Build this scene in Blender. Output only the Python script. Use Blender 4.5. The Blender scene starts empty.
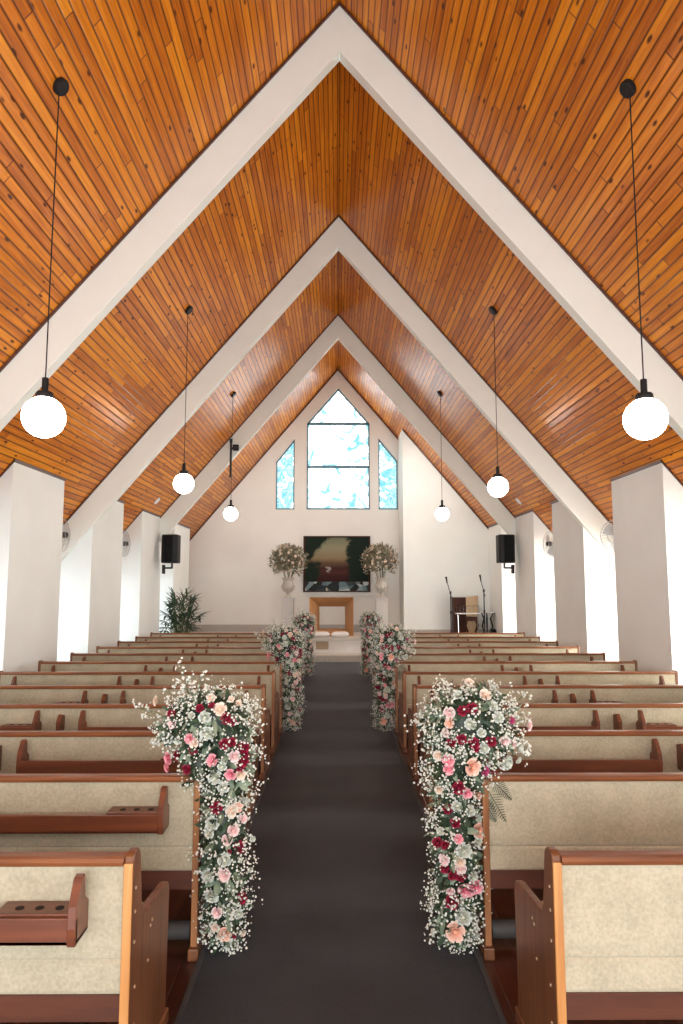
import bpy, bmesh, math, random
from mathutils import Vector, Matrix, Euler
PI = math.pi
R = math.radians
random.seed(7)
scene = bpy.context.scene
COL = scene.collection

# ------------------------------------------------------------------ numbers
CAM = Vector((-0.02, 0.0, 1.60))
F = 683.0
PITCH = R(6.1)
YAW = math.atan(4.5 / 683.0)
RIDGE = 7.01           # ridge height
SL = 1.188              # ceiling slope dz/dx
W = 3.45               # aisle face of the piers
WO = 4.30              # outer wall
YB = -4.5              # entrance wall
YR = 16.70              # rear (altar) wall
STAGE_Y, STAGE_Z = 14.8, 0.48

def cz(x): return RIDGE - SL * abs(x)

def P(px, py, Y):
    """point of the place at distance Y seen at pixel px,py"""
    d = Vector(((px - 341.5) / F, 1.0, (512 - py) / F))
    c, s = math.cos(PITCH), math.sin(PITCH)
    d = Vector((d.x, d.y * c - d.z * s, d.y * s + d.z * c))
    c, s = math.cos(YAW), math.sin(YAW)
    d = Vector((d.x * c + d.y * s, -d.x * s + d.y * c, d.z))
    return CAM + d * (Y / d.y)

# ------------------------------------------------------------------ materials
def new_mat(name):
    m = bpy.data.materials.new(name); m.use_nodes = True
    nt = m.node_tree
    b = nt.nodes['Principled BSDF']
    return m, nt, b

def N(nt, t, **kw):
    n = nt.nodes.new(t)
    for k, v in kw.items(): setattr(n, k, v)
    return n

def ramp(nt, fac, stops):
    r = N(nt, 'ShaderNodeValToRGB')
    el = r.color_ramp.elements
    while len(el) > 1: el.remove(el[-1])
    el[0].position = stops[0][0]; el[0].color = (*stops[0][1], 1)
    for p, c in stops[1:]:
        e = el.new(p); e.color = (*c, 1)
    nt.links.new(fac, r.inputs[0])
    return r.outputs[0]

def math_node(nt, op, a, b=None, clamp=False):
    n = N(nt, 'ShaderNodeMath', operation=op); n.use_clamp = clamp
    for i, v in enumerate((a, b)):
        if v is None: continue
        if isinstance(v, (int, float)): n.inputs[i].default_value = v
        else: nt.links.new(v, n.inputs[i])
    return n.outputs[0]

def mix_col(nt, f, a, b, blend='MIX'):
    n = N(nt, 'ShaderNodeMix', data_type='RGBA', blend_type=blend)
    for sock, v in ((n.inputs[0], f), (n.inputs[6], a), (n.inputs[7], b)):
        if isinstance(v, (int, float)): sock.default_value = v
        elif isinstance(v, tuple): sock.default_value = (*v, 1)
        else: nt.links.new(v, sock)
    return n.outputs[2]

def noise_bump(nt, b, scale, strength, dist=0.002, coord=None, detail=6):
    n = N(nt, 'ShaderNodeTexNoise'); n.inputs['Scale'].default_value = scale
    n.inputs['Detail'].default_value = detail
    if coord is None:
        coord = N(nt, 'ShaderNodeTexCoord').outputs['Object']
    nt.links.new(coord, n.inputs['Vector'])
    bp = N(nt, 'ShaderNodeBump'); bp.inputs['Strength'].default_value = strength
    bp.inputs['Distance'].default_value = dist
    nt.links.new(n.outputs[0], bp.inputs['Height'])
    nt.links.new(bp.outputs[0], b.inputs['Normal'])
    return n

def simple(name, col, rough=0.6, metal=0.0, vary=0.08, vscale=8.0, bump=0.0, bscale=60, spec=None, coat=0.0):
    m, nt, b = new_mat(name)
    tc = N(nt, 'ShaderNodeTexCoord')
    n = N(nt, 'ShaderNodeTexNoise'); n.inputs['Scale'].default_value = vscale
    n.inputs['Detail'].default_value = 5
    nt.links.new(tc.outputs['Object'], n.inputs['Vector'])
    lo = tuple(max(0, c * (1 - vary)) for c in col); hi = tuple(min(1, c * (1 + vary)) for c in col)
    c = ramp(nt, n.outputs[0], [(0.3, lo), (0.7, hi)])
    nt.links.new(c, b.inputs['Base Color'])
    b.inputs['Roughness'].default_value = rough
    b.inputs['Metallic'].default_value = metal
    if spec is not None: b.inputs['Specular IOR Level'].default_value = spec
    if coat: b.inputs['Coat Weight'].default_value = coat; b.inputs['Coat Roughness'].default_value = 0.15
    if bump: noise_bump(nt, b, bscale, bump)
    return m

def wood(name, dark, light, rough=0.35, axis='X', coat=0.3, scale=1.0):
    m, nt, b = new_mat(name)
    tc = N(nt, 'ShaderNodeTexCoord')
    mp = N(nt, 'ShaderNodeMapping')
    nt.links.new(tc.outputs['Object'], mp.inputs['Vector'])
    sc = {'X': (1.2, 18, 18), 'Y': (18, 1.2, 18), 'Z': (18, 18, 1.2)}[axis]
    mp.inputs['Scale'].default_value = tuple(s * scale for s in sc)
    n = N(nt, 'ShaderNodeTexNoise'); n.inputs['Scale'].default_value = 1.5
    n.inputs['Detail'].default_value = 8; n.inputs['Distortion'].default_value = 0.6
    nt.links.new(mp.outputs[0], n.inputs['Vector'])
    n2 = N(nt, 'ShaderNodeTexNoise'); n2.inputs['Scale'].default_value = 2.0
    nt.links.new(tc.outputs['Object'], n2.inputs['Vector'])
    f = math_node(nt, 'ADD', math_node(nt, 'MULTIPLY', n.outputs[0], 0.75), math_node(nt, 'MULTIPLY', n2.outputs[0], 0.25))
    mid = tuple((a + c) / 2 for a, c in zip(dark, light))
    c = ramp(nt, f, [(0.30, dark), (0.5, mid), (0.72, light)])
    nt.links.new(c, b.inputs['Base Color'])
    b.inputs['Roughness'].default_value = rough
    b.inputs['Coat Weight'].default_value = coat; b.inputs['Coat Roughness'].default_value = 0.2
    bp = N(nt, 'ShaderNodeBump'); bp.inputs['Strength'].default_value = 0.15; bp.inputs['Distance'].default_value = 0.001
    nt.links.new(n.outputs[0], bp.inputs['Height']); nt.links.new(bp.outputs[0], b.inputs['Normal'])
    return m

def planks(name, width, length, stops, rough, coat, coat_rough, knots=True, groove=0.05, grain=1.0, spec=0.5):
    """boards: UV u = along the board in metres, v = across in metres"""
    m, nt, b = new_mat(name)
    L = nt.links
    uv = N(nt, 'ShaderNodeUVMap'); sep = N(nt, 'ShaderNodeSeparateXYZ'); L.new(uv.outputs[0], sep.inputs[0])
    u, v = sep.outputs[0], sep.outputs[1]
    vr = math_node(nt, 'DIVIDE', v, width)
    row = math_node(nt, 'FLOOR', vr); fr = math_node(nt, 'FRACT', vr)
    wn = N(nt, 'ShaderNodeTexWhiteNoise', noise_dimensions='1D'); L.new(row, wn.inputs['W'])
    ur = math_node(nt, 'ADD', math_node(nt, 'DIVIDE', u, length), math_node(nt, 'MULTIPLY', wn.outputs[0], 7.3))
    seg = math_node(nt, 'FLOOR', ur); fu = math_node(nt, 'FRACT', ur)
    cmb = N(nt, 'ShaderNodeCombineXYZ'); L.new(row, cmb.inputs[0]); L.new(seg, cmb.inputs[1])
    wn2 = N(nt, 'ShaderNodeTexWhiteNoise', noise_dimensions='2D'); L.new(cmb.outputs[0], wn2.inputs['Vector'])
    # grain
    off = math_node(nt, 'MULTIPLY', wn2.outputs[0], 37.0)
    gv = N(nt, 'ShaderNodeCombineXYZ')
    L.new(math_node(nt, 'ADD', math_node(nt, 'MULTIPLY', u, 1.6), off), gv.inputs[0])
    L.new(math_node(nt, 'ADD', math_node(nt, 'MULTIPLY', v, 30.0), off), gv.inputs[1])
    gn = N(nt, 'ShaderNodeTexNoise'); gn.inputs['Scale'].default_value = 1.2; gn.inputs['Detail'].default_value = 6
    gn.inputs['Distortion'].default_value = 0.8
    L.new(gv.outputs[0], gn.inputs['Vector'])
    f = math_node(nt, 'ADD', math_node(nt, 'MULTIPLY', gn.outputs[0], 0.55 * grain),
                  math_node(nt, 'MULTIPLY', wn2.outputs[0], 0.30))
    c = ramp(nt, f, stops)
    if knots:
        kv = N(nt, 'ShaderNodeCombineXYZ')
        L.new(math_node(nt, 'ADD', math_node(nt, 'MULTIPLY', u, 4.6), off), kv.inputs[0])
        L.new(math_node(nt, 'MULTIPLY', v, 12.0), kv.inputs[1]); L.new(off, kv.inputs[2])
        vo = N(nt, 'ShaderNodeTexVoronoi'); vo.inputs['Scale'].default_value = 1.0
        L.new(kv.outputs[0], vo.inputs['Vector'])
        k = math_node(nt, 'SUBTRACT', 1.0, math_node(nt, 'MULTIPLY', vo.outputs['Distance'], 5.2), clamp=True)
        k = math_node(nt, 'MULTIPLY', math_node(nt, 'MULTIPLY', k, 2.2, clamp=True), 0.92)
        kn = N(nt, 'ShaderNodeTexWhiteNoise', noise_dimensions='3D'); L.new(vo.outputs['Position'], kn.inputs['Vector'])
        k = math_node(nt, 'MULTIPLY', k, math_node(nt, 'GREATER_THAN', kn.outputs[0], 0.35))
        c = mix_col(nt, k, c, (0.055, 0.009, 0.001))
    # grooves
    e1 = math_node(nt, 'MINIMUM', fr, math_node(nt, 'SUBTRACT', 1.0, fr))
    e2 = math_node(nt, 'MULTIPLY', math_node(nt, 'MINIMUM', fu, math_node(nt, 'SUBTRACT', 1.0, fu)), length / width)
    e = math_node(nt, 'MINIMUM', e1, math_node(nt, 'MULTIPLY', e2, 1.6))
    g = math_node(nt, 'DIVIDE', e, groove, clamp=True)
    c = mix_col(nt, math_node(nt, 'SUBTRACT', 1.0, g), c, (0.05, 0.012, 0.003))
    L.new(c, b.inputs['Base Color'])
    b.inputs['Roughness'].default_value = rough
    b.inputs['Coat Weight'].default_value = coat; b.inputs['Coat Roughness'].default_value = coat_rough
    b.inputs['Specular IOR Level'].default_value = spec
    bp = N(nt, 'ShaderNodeBump'); bp.inputs['Strength'].default_value = 0.5; bp.inputs['Distance'].default_value = 0.004
    L.new(g, bp.inputs['Height']); L.new(bp.outputs[0], b.inputs['Normal'])
    L.new(bp.outputs[0], b.inputs['Coat Normal'])
    return m

def emit(name, col, strength):
    m = bpy.data.materials.new(name); m.use_nodes = True; nt = m.node_tree
    nt.nodes.clear()
    e = N(nt, 'ShaderNodeEmission'); e.inputs[0].default_value = (*col, 1); e.inputs[1].default_value = strength
    o = N(nt, 'ShaderNodeOutputMaterial'); nt.links.new(e.outputs[0], o.inputs[0])
    return m

M = {}
M['plaster'] = simple('white_plaster', (0.78, 0.81, 0.785), 0.85, vary=0.025, vscale=2.0, bump=0.08, bscale=120)
M['plaster_rear'] = simple('rear_plaster', (0.78, 0.77, 0.73), 0.8, vary=0.02, vscale=2.0, bump=0.08, bscale=120)
M['arch'] = simple('cream_painted_concrete', (0.79, 0.81, 0.75), 0.75, vary=0.02, vscale=3.0, bump=0.05, bscale=90)
M['ceiling'] = planks('varnished_pine_boards', 0.078, 2.3,
    [(0.20, (0.30, 0.068, 0.003)), (0.42, (0.53, 0.150, 0.006)), (0.60, (0.70, 0.230, 0.009)), (0.85, (0.86, 0.36, 0.020))],
    0.55, 0.55, 0.25, groove=0.15, spec=0.08, grain=1.25)
M['floor'] = planks('dark_red_floorboards', 0.12, 1.8,
    [(0.2, (0.030, 0.007, 0.003)), (0.5, (0.075, 0.017, 0.006)), (0.8, (0.13, 0.032, 0.011))],
    0.35, 0.5, 0.15, knots=False, groove=0.03)
M['trim'] = wood('dark_brown_moulding', (0.05, 0.014, 0.006), (0.12, 0.035, 0.014), 0.5, 'Y')
M['pew_wood'] = wood('pew_wood', (0.12, 0.034, 0.010), (0.28, 0.098, 0.030), 0.36, 'X', 0.25)
M['pew_wood_up'] = wood('pew_end_wood', (0.095, 0.030, 0.010), (0.24, 0.090, 0.031), 0.4, 'Z', 0.2)
M['edge_wood'] = wood('brown_edge_wood', (0.20, 0.070, 0.022), (0.42, 0.19, 0.07), 0.4, 'Z', 0.3)
M['pew_oak'] = wood('golden_worn_wood', (0.42, 0.17, 0.045), (0.68, 0.34, 0.11), 0.4, 'Z', 0.3)
M['rack_wood'] = wood('dark_rack_wood', (0.085, 0.022, 0.009), (0.19, 0.053, 0.020), 0.35, 'X', 0.2)
M['hole'] = simple('painted_hole_shade', (0.012, 0.007, 0.005), 0.9)

def fabric(name, c1, c2):
    m, nt, b = new_mat(name)
    tc = N(nt, 'ShaderNodeTexCoord')
    n1 = N(nt, 'ShaderNodeTexNoise'); n1.inputs['Scale'].default_value = 5; n1.inputs['Detail'].default_value = 6
    n2 = N(nt, 'ShaderNodeTexNoise'); n2.inputs['Scale'].default_value = 90; n2.inputs['Detail'].default_value = 3
    nt.links.new(tc.outputs['Object'], n1.inputs['Vector']); nt.links.new(tc.outputs['Object'], n2.inputs['Vector'])
    f = math_node(nt, 'ADD', math_node(nt, 'MULTIPLY', n1.outputs[0], 0.5), math_node(nt, 'MULTIPLY', n2.outputs[0], 0.5))
    nt.links.new(ramp(nt, f, [(0.38, c1), (0.62, c2)]), b.inputs['Base Color'])
    b.inputs['Roughness'].default_value = 0.9
    b.inputs['Sheen Weight'].default_value = 0.3
    bp = N(nt, 'ShaderNodeBump'); bp.inputs['Strength'].default_value = 0.4; bp.inputs['Distance'].default_value = 0.002
    nt.links.new(n2.outputs[0], bp.inputs['Height']); nt.links.new(bp.outputs[0], b.inputs['Normal'])
    return m
M['fabric'] = fabric('beige_velour', (0.37, 0.325, 0.225), (0.49, 0.435, 0.31))
M['kneeler'] = simple('grey_vinyl', (0.055, 0.053, 0.05), 0.7, vary=0.2)

def carpet_mat():
    m, nt, b = new_mat('charcoal_carpet')
    tc = N(nt, 'ShaderNodeTexCoord')
    n1 = N(nt, 'ShaderNodeTexNoise'); n1.inputs['Scale'].default_value = 160; n1.inputs['Detail'].default_value = 4
    n2 = N(nt, 'ShaderNodeTexNoise'); n2.inputs['Scale'].default_value = 2.5; n2.inputs['Detail'].default_value = 5
    for n in (n1, n2): nt.links.new(tc.outputs['Object'], n.inputs['Vector'])
    f = math_node(nt, 'ADD', math_node(nt, 'MULTIPLY', n1.outputs[0], 0.6), math_node(nt, 'MULTIPLY', n2.outputs[0], 0.4))
    nt.links.new(ramp(nt, f, [(0.35, (0.017, 0.020, 0.024)), (0.65, (0.043, 0.048, 0.056))]), b.inputs['Base Color'])
    b.inputs['Roughness'].default_value = 0.8
    b.inputs['Sheen Weight'].default_value = 0.08
    b.inputs['Specular IOR Level'].default_value = 0.3
    b.inputs['Sheen Roughness'].default_value = 0.4
    bp = N(nt, 'ShaderNodeBump'); bp.inputs['Strength'].default_value = 0.6; bp.inputs['Distance'].default_value = 0.003
    nt.links.new(n1.outputs[0], bp.inputs['Height']); nt.links.new(bp.outputs[0], b.inputs['Normal'])
    return m
M['carpet'] = carpet_mat()
M['carpet_edge'] = simple('carpet_edging', (0.045, 0.046, 0.05), 0.45, vary=0.2)
M['black'] = simple('black_plastic', (0.012, 0.012, 0.013), 0.5, vary=0.2, spec=0.2)
M['black_metal'] = simple('black_metal', (0.02, 0.02, 0.021), 0.4, 0.3, vary=0.2)
M['grille'] = simple('speaker_grille', (0.01, 0.01, 0.011), 0.8, spec=0.1, vary=0.3, bump=0.6, bscale=300)
M['chrome'] = simple('dull_chrome', (0.28, 0.28, 0.28), 0.2, 1.0, vary=0.02)
M['brass'] = simple('worn_screw_metal', (0.55, 0.42, 0.30), 0.4, 0.8)
M['globe'] = emit('opal_globe_light', (1.0, 0.96, 0.90), 20.0)
M['spot'] = emit('downlight_lens', (1.0, 0.9, 0.72), 6.0)
M['marble'] = simple('white_marble', (0.72, 0.70, 0.67), 0.3, vary=0.08, vscale=3, coat=0.3)
M['step'] = simple('stone_step', (0.50, 0.46, 0.40), 0.5, vary=0.1, vscale=20)
M['tile'] = simple('brown_stone_tile', (0.36, 0.27, 0.18), 0.5, vary=0.2, vscale=20)
M['grey_skirt'] = simple('grey_granite_skirting', (0.42, 0.39, 0.36), 0.5, vary=0.15, vscale=30)
M['stage_floor'] = simple('pale_stone_platform', (0.62, 0.58, 0.52), 0.45, vary=0.06, vscale=12)
M['altar_wood'] = wood('light_altar_wood', (0.40, 0.185, 0.062), (0.60, 0.32, 0.13), 0.45, 'Z', 0.2)
M['cushion'] = simple('white_satin', (0.80, 0.78, 0.76), 0.6, vary=0.03)
M['urn'] = simple('pale_stone_urn', (0.52, 0.48, 0.42), 0.6, vary=0.15, vscale=25, bump=0.3, bscale=50)
M['pedestal'] = simple('white_painted_pedestal', (0.54, 0.53, 0.51), 0.6, vary=0.03)
M['dark_wood'] = wood('dark_brown_cabinet', (0.022, 0.008, 0.005), (0.07, 0.022, 0.012), 0.5, 'Z', 0.0)
M['dark_wood'].node_tree.nodes['Principled BSDF'].inputs['Specular IOR Level'].default_value = 0.15
M['tan_wood'] = wood('tan_panel', (0.42, 0.28, 0.15), (0.60, 0.44, 0.26), 0.5, 'Z', 0.2)
M['white_paint'] = simple('white_metal_paint', (0.75, 0.75, 0.73), 0.4, vary=0.02)
M['cage'] = simple('fan_cage_grey_wire', (0.42, 0.42, 0.41), 0.4, vary=0.05)
M['seat_wood_shaded'] = wood('shaded_seat_rail_wood', (0.060, 0.015, 0.006), (0.12, 0.033, 0.011), 0.45, 'X', 0.05)  # pew wood darkened to paint in the shade under the seat
M['blade'] = simple('clear_grey_blade', (0.55, 0.58, 0.6), 0.25, vary=0.02)
M['frame_blue'] = simple('window_lead', (0.10, 0.22, 0.28), 0.5, vary=0.1)
M['pot'] = simple('clay_pot', (0.26, 0.13, 0.07), 0.7, vary=0.15)
M['soil'] = simple('soil', (0.04, 0.025, 0.015), 0.95, vary=0.3)
M['palm'] = simple('palm_leaf', (0.045, 0.085, 0.045), 0.45, vary=0.45, vscale=5)
M['stem'] = simple('green_stem', (0.10, 0.13, 0.05), 0.6, vary=0.2)

def leafmat(name, c1, c2, scale=14):
    m, nt, b = new_mat(name)
    tc = N(nt, 'ShaderNodeTexCoord'); n = N(nt, 'ShaderNodeTexNoise'); n.inputs['Scale'].default_value = scale
    nt.links.new(tc.outputs['Object'], n.inputs['Vector'])
    nt.links.new(ramp(nt, n.outputs[0], [(0.35, c1), (0.65, c2)]), b.inputs['Base Color'])
    b.inputs['Roughness'].default_value = 0.5
    return m
M['leaf'] = leafmat('dark_green_leaf', (0.014, 0.034, 0.020), (0.060, 0.10, 0.048))
M['sage'] = leafmat('sage_green_leaf', (0.13, 0.19, 0.12), (0.30, 0.36, 0.25))
M['olive'] = leafmat('olive_leaf', (0.08, 0.075, 0.045), (0.34, 0.30, 0.19), 9)
M['baby'] = simple('tiny_white_blossom', (0.72, 0.74, 0.66), 0.8, vary=0.04)

def petal(name, core, edge):
    """rose colour: deeper at the heart of the flower, paler on the outer petals"""
    m, nt, b = new_mat(name)
    tc = N(nt, 'ShaderNodeTexCoord')
    ln = N(nt, 'ShaderNodeVectorMath', operation='LENGTH')
    nt.links.new(tc.outputs['Object'], ln.inputs[0])
    n = N(nt, 'ShaderNodeTexNoise'); n.inputs['Scale'].default_value = 4
    nt.links.new(tc.outputs['Object'], n.inputs['Vector'])
    f = math_node(nt, 'ADD', ln.outputs['Value'], math_node(nt, 'MULTIPLY', math_node(nt, 'SUBTRACT', n.outputs[0], 0.5), 0.8))
    nt.links.new(ramp(nt, f, [(0.2, core), (0.95, edge)]), b.inputs['Base Color'])
    b.inputs['Roughness'].default_value = 0.65
    b.inputs['Subsurface Weight'].default_value = 0.0
    return m
PET = {
 'W': ('white_rose', petal('white_petals', (0.60, 0.63, 0.50), (0.82, 0.85, 0.80))),
 'C': ('cream_rose', petal('cream_petals', (0.78, 0.56, 0.40), (0.84, 0.74, 0.64))),
 'E': ('peach_rose', petal('peach_petals', (0.82, 0.40, 0.27), (0.88, 0.60, 0.48))),
 'L': ('pale_pink_rose', petal('pale_pink_petals', (0.80, 0.48, 0.46), (0.86, 0.70, 0.68))),
 'P': ('pink_rose', petal('pink_petals', (0.78, 0.20, 0.28), (0.84, 0.42, 0.45))),
 'M': ('magenta_carnation', petal('magenta_petals', (0.50, 0.03, 0.16), (0.66, 0.12, 0.28))),
 'R': ('crimson_carnation', petal('crimson_petals', (0.22, 0.004, 0.025), (0.42, 0.018, 0.065))),
}

# ------------------------------------------------------------------ mesh helpers
class MB:
    def __init__(s): s.v = []; s.f = []; s.mi = []
    def add(s, vs, fs, mi=0):
        o = len(s.v); s.v += [tuple(p) for p in vs]; s.f += [tuple(i + o for i in f) for f in fs]; s.mi += [mi] * len(fs); return s
    def box(s, x0, x1, y0, y1, z0, z1, mi=0, mat=None):
        x0, x1 = min(x0, x1), max(x0, x1)
        vs = [Vector(p) for p in ((x0,y0,z0),(x1,y0,z0),(x1,y1,z0),(x0,y1,z0),(x0,y0,z1),(x1,y0,z1),(x1,y1,z1),(x0,y1,z1))]
        if mat: vs = [mat @ p for p in vs]
        return s.add(vs, [(0,3,2,1),(4,5,6,7),(0,1,5,4),(1,2,6,5),(2,3,7,6),(3,0,4,7)], mi)
    def prism(s, pts, axis, a, b, mi=0):
        """pts: 2-D outline; axis 'X': pts=(y,z); 'Y': pts=(x,z); 'Z': pts=(x,y)"""
        def mk(p, t): return {'X': (t, p[0], p[1]), 'Y': (p[0], t, p[1]), 'Z': (p[0], p[1], t)}[axis]
        n = len(pts); vs = [mk(p, a) for p in pts] + [mk(p, b) for p in pts]
        fs = [tuple(range(n - 1, -1, -1)), tuple(range(n, 2 * n))] + [(i, (i + 1) % n, n + (i + 1) % n, n + i) for i in range(n)]
        return s.add(vs, fs, mi)
    def tube(s, pts, r, seg=8, mi=0, cap=True):
        pts = [Vector(p) for p in pts]; n = len(pts)
        rs = r if isinstance(r, (list, tuple)) else [r] * n
        vs = []; fs = []
        up = Vector((0.13, 0.27, 0.95))
        for i, p in enumerate(pts):
            d = (pts[min(i + 1, n - 1)] - pts[max(i - 1, 0)]).normalized()
            a = d.cross(up)
            if a.length < 1e-3: a = d.cross(Vector((1, 0, 0)))
            a.normalize(); b = d.cross(a)
            for k in range(seg):
                t = 2 * PI * k / seg; vs.append(p + (a * math.cos(t) + b * math.sin(t)) * rs[i])
        for i in range(n - 1):
            for k in range(seg):
                k2 = (k + 1) % seg; fs.append((i*seg+k, i*seg+k2, (i+1)*seg+k2, (i+1)*seg+k))
        if cap: fs += [tuple(range(seg - 1, -1, -1)), tuple(range((n-1)*seg, n*seg))]
        return s.add(vs, fs, mi)
    def lathe(s, prof, c=(0,0,0), seg=24, mi=0, mat=None):
        vs = []; fs = []; n = len(prof)
        for (r, z) in prof:
            for k in range(seg):
                t = 2 * PI * k / seg; p = Vector((r * math.cos(t), r * math.sin(t), z))
                if mat: p = mat @ p
                vs.append(p + Vector(c))
        for i in range(n - 1):
            for k in range(seg):
                k2 = (k + 1) % seg; fs.append((i*seg+k, i*seg+k2, (i+1)*seg+k2, (i+1)*seg+k))
        fs += [tuple(range(seg - 1, -1, -1)), tuple(range((n-1)*seg, n*seg))]
        return s.add(vs, fs, mi)
    def mesh(s, name, mats, smooth=False):
        me = bpy.data.meshes.new(name); me.from_pydata(s.v, [], s.f)
        mats = mats if isinstance(mats, (list, tuple)) else [mats]
        for m in mats: me.materials.append(m)
        me.polygons.foreach_set('material_index', s.mi)
        if smooth: me.polygons.foreach_set('use_smooth', [True] * len(me.polygons))
        me.update()
        bm = bmesh.new(); bm.from_mesh(me); bmesh.ops.recalc_face_normals(bm, faces=bm.faces); bm.to_mesh(me); bm.free()
        return me
    def build(s, name, mats, parent=None, smooth=False, bevel=0.0):
        me = s.mesh(name, mats, smooth)
        if smooth: 
            bm = bmesh.new(); bm.from_mesh(me)
            for e in bm.edges:
                if len(e.link_faces) == 2 and e.calc_face_angle(0) > R(40): e.smooth = False
            bm.to_mesh(me); bm.free()
        if bevel:
            bm = bmesh.new(); bm.from_mesh(me)
            es = [e for e in bm.edges if len(e.link_faces) == 2 and e.calc_face_angle(0) > R(30)]
            bmesh.ops.bevel(bm, geom=es, offset=bevel, segments=2, affect='EDGES', profile=0.5, clamp_overlap=True)
            bm.to_mesh(me); bm.free()
        o = bpy.data.objects.new(name, me); COL.objects.link(o)
        if parent: o.parent = parent
        return o

def tag(o, label, cat, group=None):
    o['label'] = label; o['category'] = cat
    if group: o['group'] = group
    return o
def thing(name, label, cat, loc=(0,0,0), rot=0.0, group=None):
    o = bpy.data.objects.new(name, None); COL.objects.link(o); o.empty_display_size = 0.1
    o.location = loc; o.rotation_euler = (0, 0, rot)
    return tag(o, label, cat, group)
def struct(o): o['kind'] = 'structure'; return o
def copy_tree(o, parent=None):
    kids = list(o.children)
    c = o.copy(); COL.objects.link(c)
    if parent: c.parent = parent
    for k in kids: copy_tree(k, c)
    return c
def uvplane(me, fu, fv):
    uvl = me.uv_layers.new(name='UVMap')
    for l in me.loops:
        p = me.vertices[l.vertex_index].co; uvl.data[l.index].uv = (fu(p), fv(p))

# ------------------------------------------------------------------ setting
# floor
o = struct(MB().box(-WO - .2, WO + .2, YB - .2, YR + .2, -0.1, 0.0).build('floor', M['floor']))
uvplane(o.data, lambda p: p.y, lambda p: p.x + 20)

# ceiling: two sloping slabs of boards running the length of the room
for side, s in (('left', -1), ('right', 1)):
    th = 0.12
    pts = [(0, RIDGE), (s * (WO + .25), cz(WO + .25)), (s * (WO + .25), cz(WO + .25) + th), (0, RIDGE + th)]
    o = struct(MB().prism(pts, 'Y', YB - .1, YR + .1).build('ceiling_' + side, M['ceiling']))
    k = math.sqrt(1 + SL * SL)
    uvplane(o.data, lambda p: p.y, lambda p, k=k, s=s: abs(p.x) * k + 30 * (s + 2))

# outer walls
WH = cz(WO)
for side, s in (('left', -1), ('right', 1)):
    mb = MB()
    # solid wall with window openings between the piers
    ys = [YB]; opens = []
    for k in range(-3, 5):
        y0 = 7.17 + 2.41 * (k - 1)
        opens.append((y0 - 1.0, y0 - 0.06))
    z0, z1 = 0.25, 1.80
    cur = YB
    for a, b in opens:
        if a < YB + .1: continue
        mb.box(s * WO, s * (WO + .15), cur, a, 0, WH)
        mb.box(s * WO, s * (WO + .15), a, b, 0, z0); mb.box(s * WO, s * (WO + .15), a, b, z1, WH)
        cur = b
    mb.box(s * WO, s * (WO + .15), cur, YR, 0, WH)
    struct(mb.build('wall_' + side, M['plaster']))
    side_pane = emit('frosted_daylight_' + side, (0.88, 0.95, 1.0) if s < 0 else (1.0, 0.97, 0.92), 4.0 if s < 0 else 15.0)
    wn = 1 if s < 0 else 20
    for a, b in opens:
        if a < YB + .1: continue
        fr = MB()
        for (c0, c1, d0, d1) in ((a, a + .04, z0, z1), (b - .04, b, z0, z1), (a, b, z0, z0 + .04), (a, b, z1 - .04, z1), ((a+b)/2 - .015, (a+b)/2 + .015, z0, z1)):
            fr.box(s * (WO + .03), s * (WO + .09), c0, c1, d0, d1)
        w = struct(fr.build('window_%d' % wn, M['white_paint']))
        MB().box(s * (WO + .05), s * (WO + .06), a + .03, b - .03, z0 + .03, z1 - .03).build('window_pane', side_pane, w)
        wn += 1
    # piers (their aisle faces stand in line)
    for k in range(-3, 5):
        y0 = 7.17 + 2.41 * (k - 1); y1 = y0 + (1.36 if k < 4 else 1.50)
        xs = [s * W, s * WO]
        struct(MB().prism([(s * W, 0), (s * WO, 0), (s * WO, cz(WO)), (s * W, cz(W))], 'Y', y0, y1).build('wall_%s_pier_%d' % (side, k + 4), M['plaster']))
        # dark moulding round the head of the pier
        t = 0.018
        mb = MB()
        mb.box(s * (W - t), s * W, y0 - t, y1, cz(W) - .012, cz(W - t) - .002)
        mb.prism([(s * (W - t), cz(W - t) - .001), (s * WO, cz(WO) - .001), (s * WO, cz(WO) - .025), (s * (W - t), cz(W - t) - .025)], 'Y', y0 - t, y0)
        struct(mb.build('trim_%d' % (100 + (k + 4) * 2 + (s > 0)), M['trim']))

# concrete arches
for i, y in enumerate((2.17, 5.84, 9.52, 13.21)):
    dv = 0.49
    out = [(-WO, cz(WO)), (0, RIDGE), (WO, cz(WO)), (WO, cz(WO) - dv), (0, RIDGE - dv), (-WO, cz(WO) - dv)]
    struct(MB().prism(out, 'Y', y, y + 0.125).build('ceiling_arch_%d' % (i + 1), M['arch'], bevel=0.004))
    mb = MB()
    for s in (-1, 1):
        pts = [(0, RIDGE), (s * WO, cz(WO)), (s * WO, cz(WO) - .032), (0, RIDGE - .032)]
        mb.prism(pts, 'Y', y - .022, y - .001)
    struct(mb.build('trim_%d' % (i + 1), M['trim']))
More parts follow.
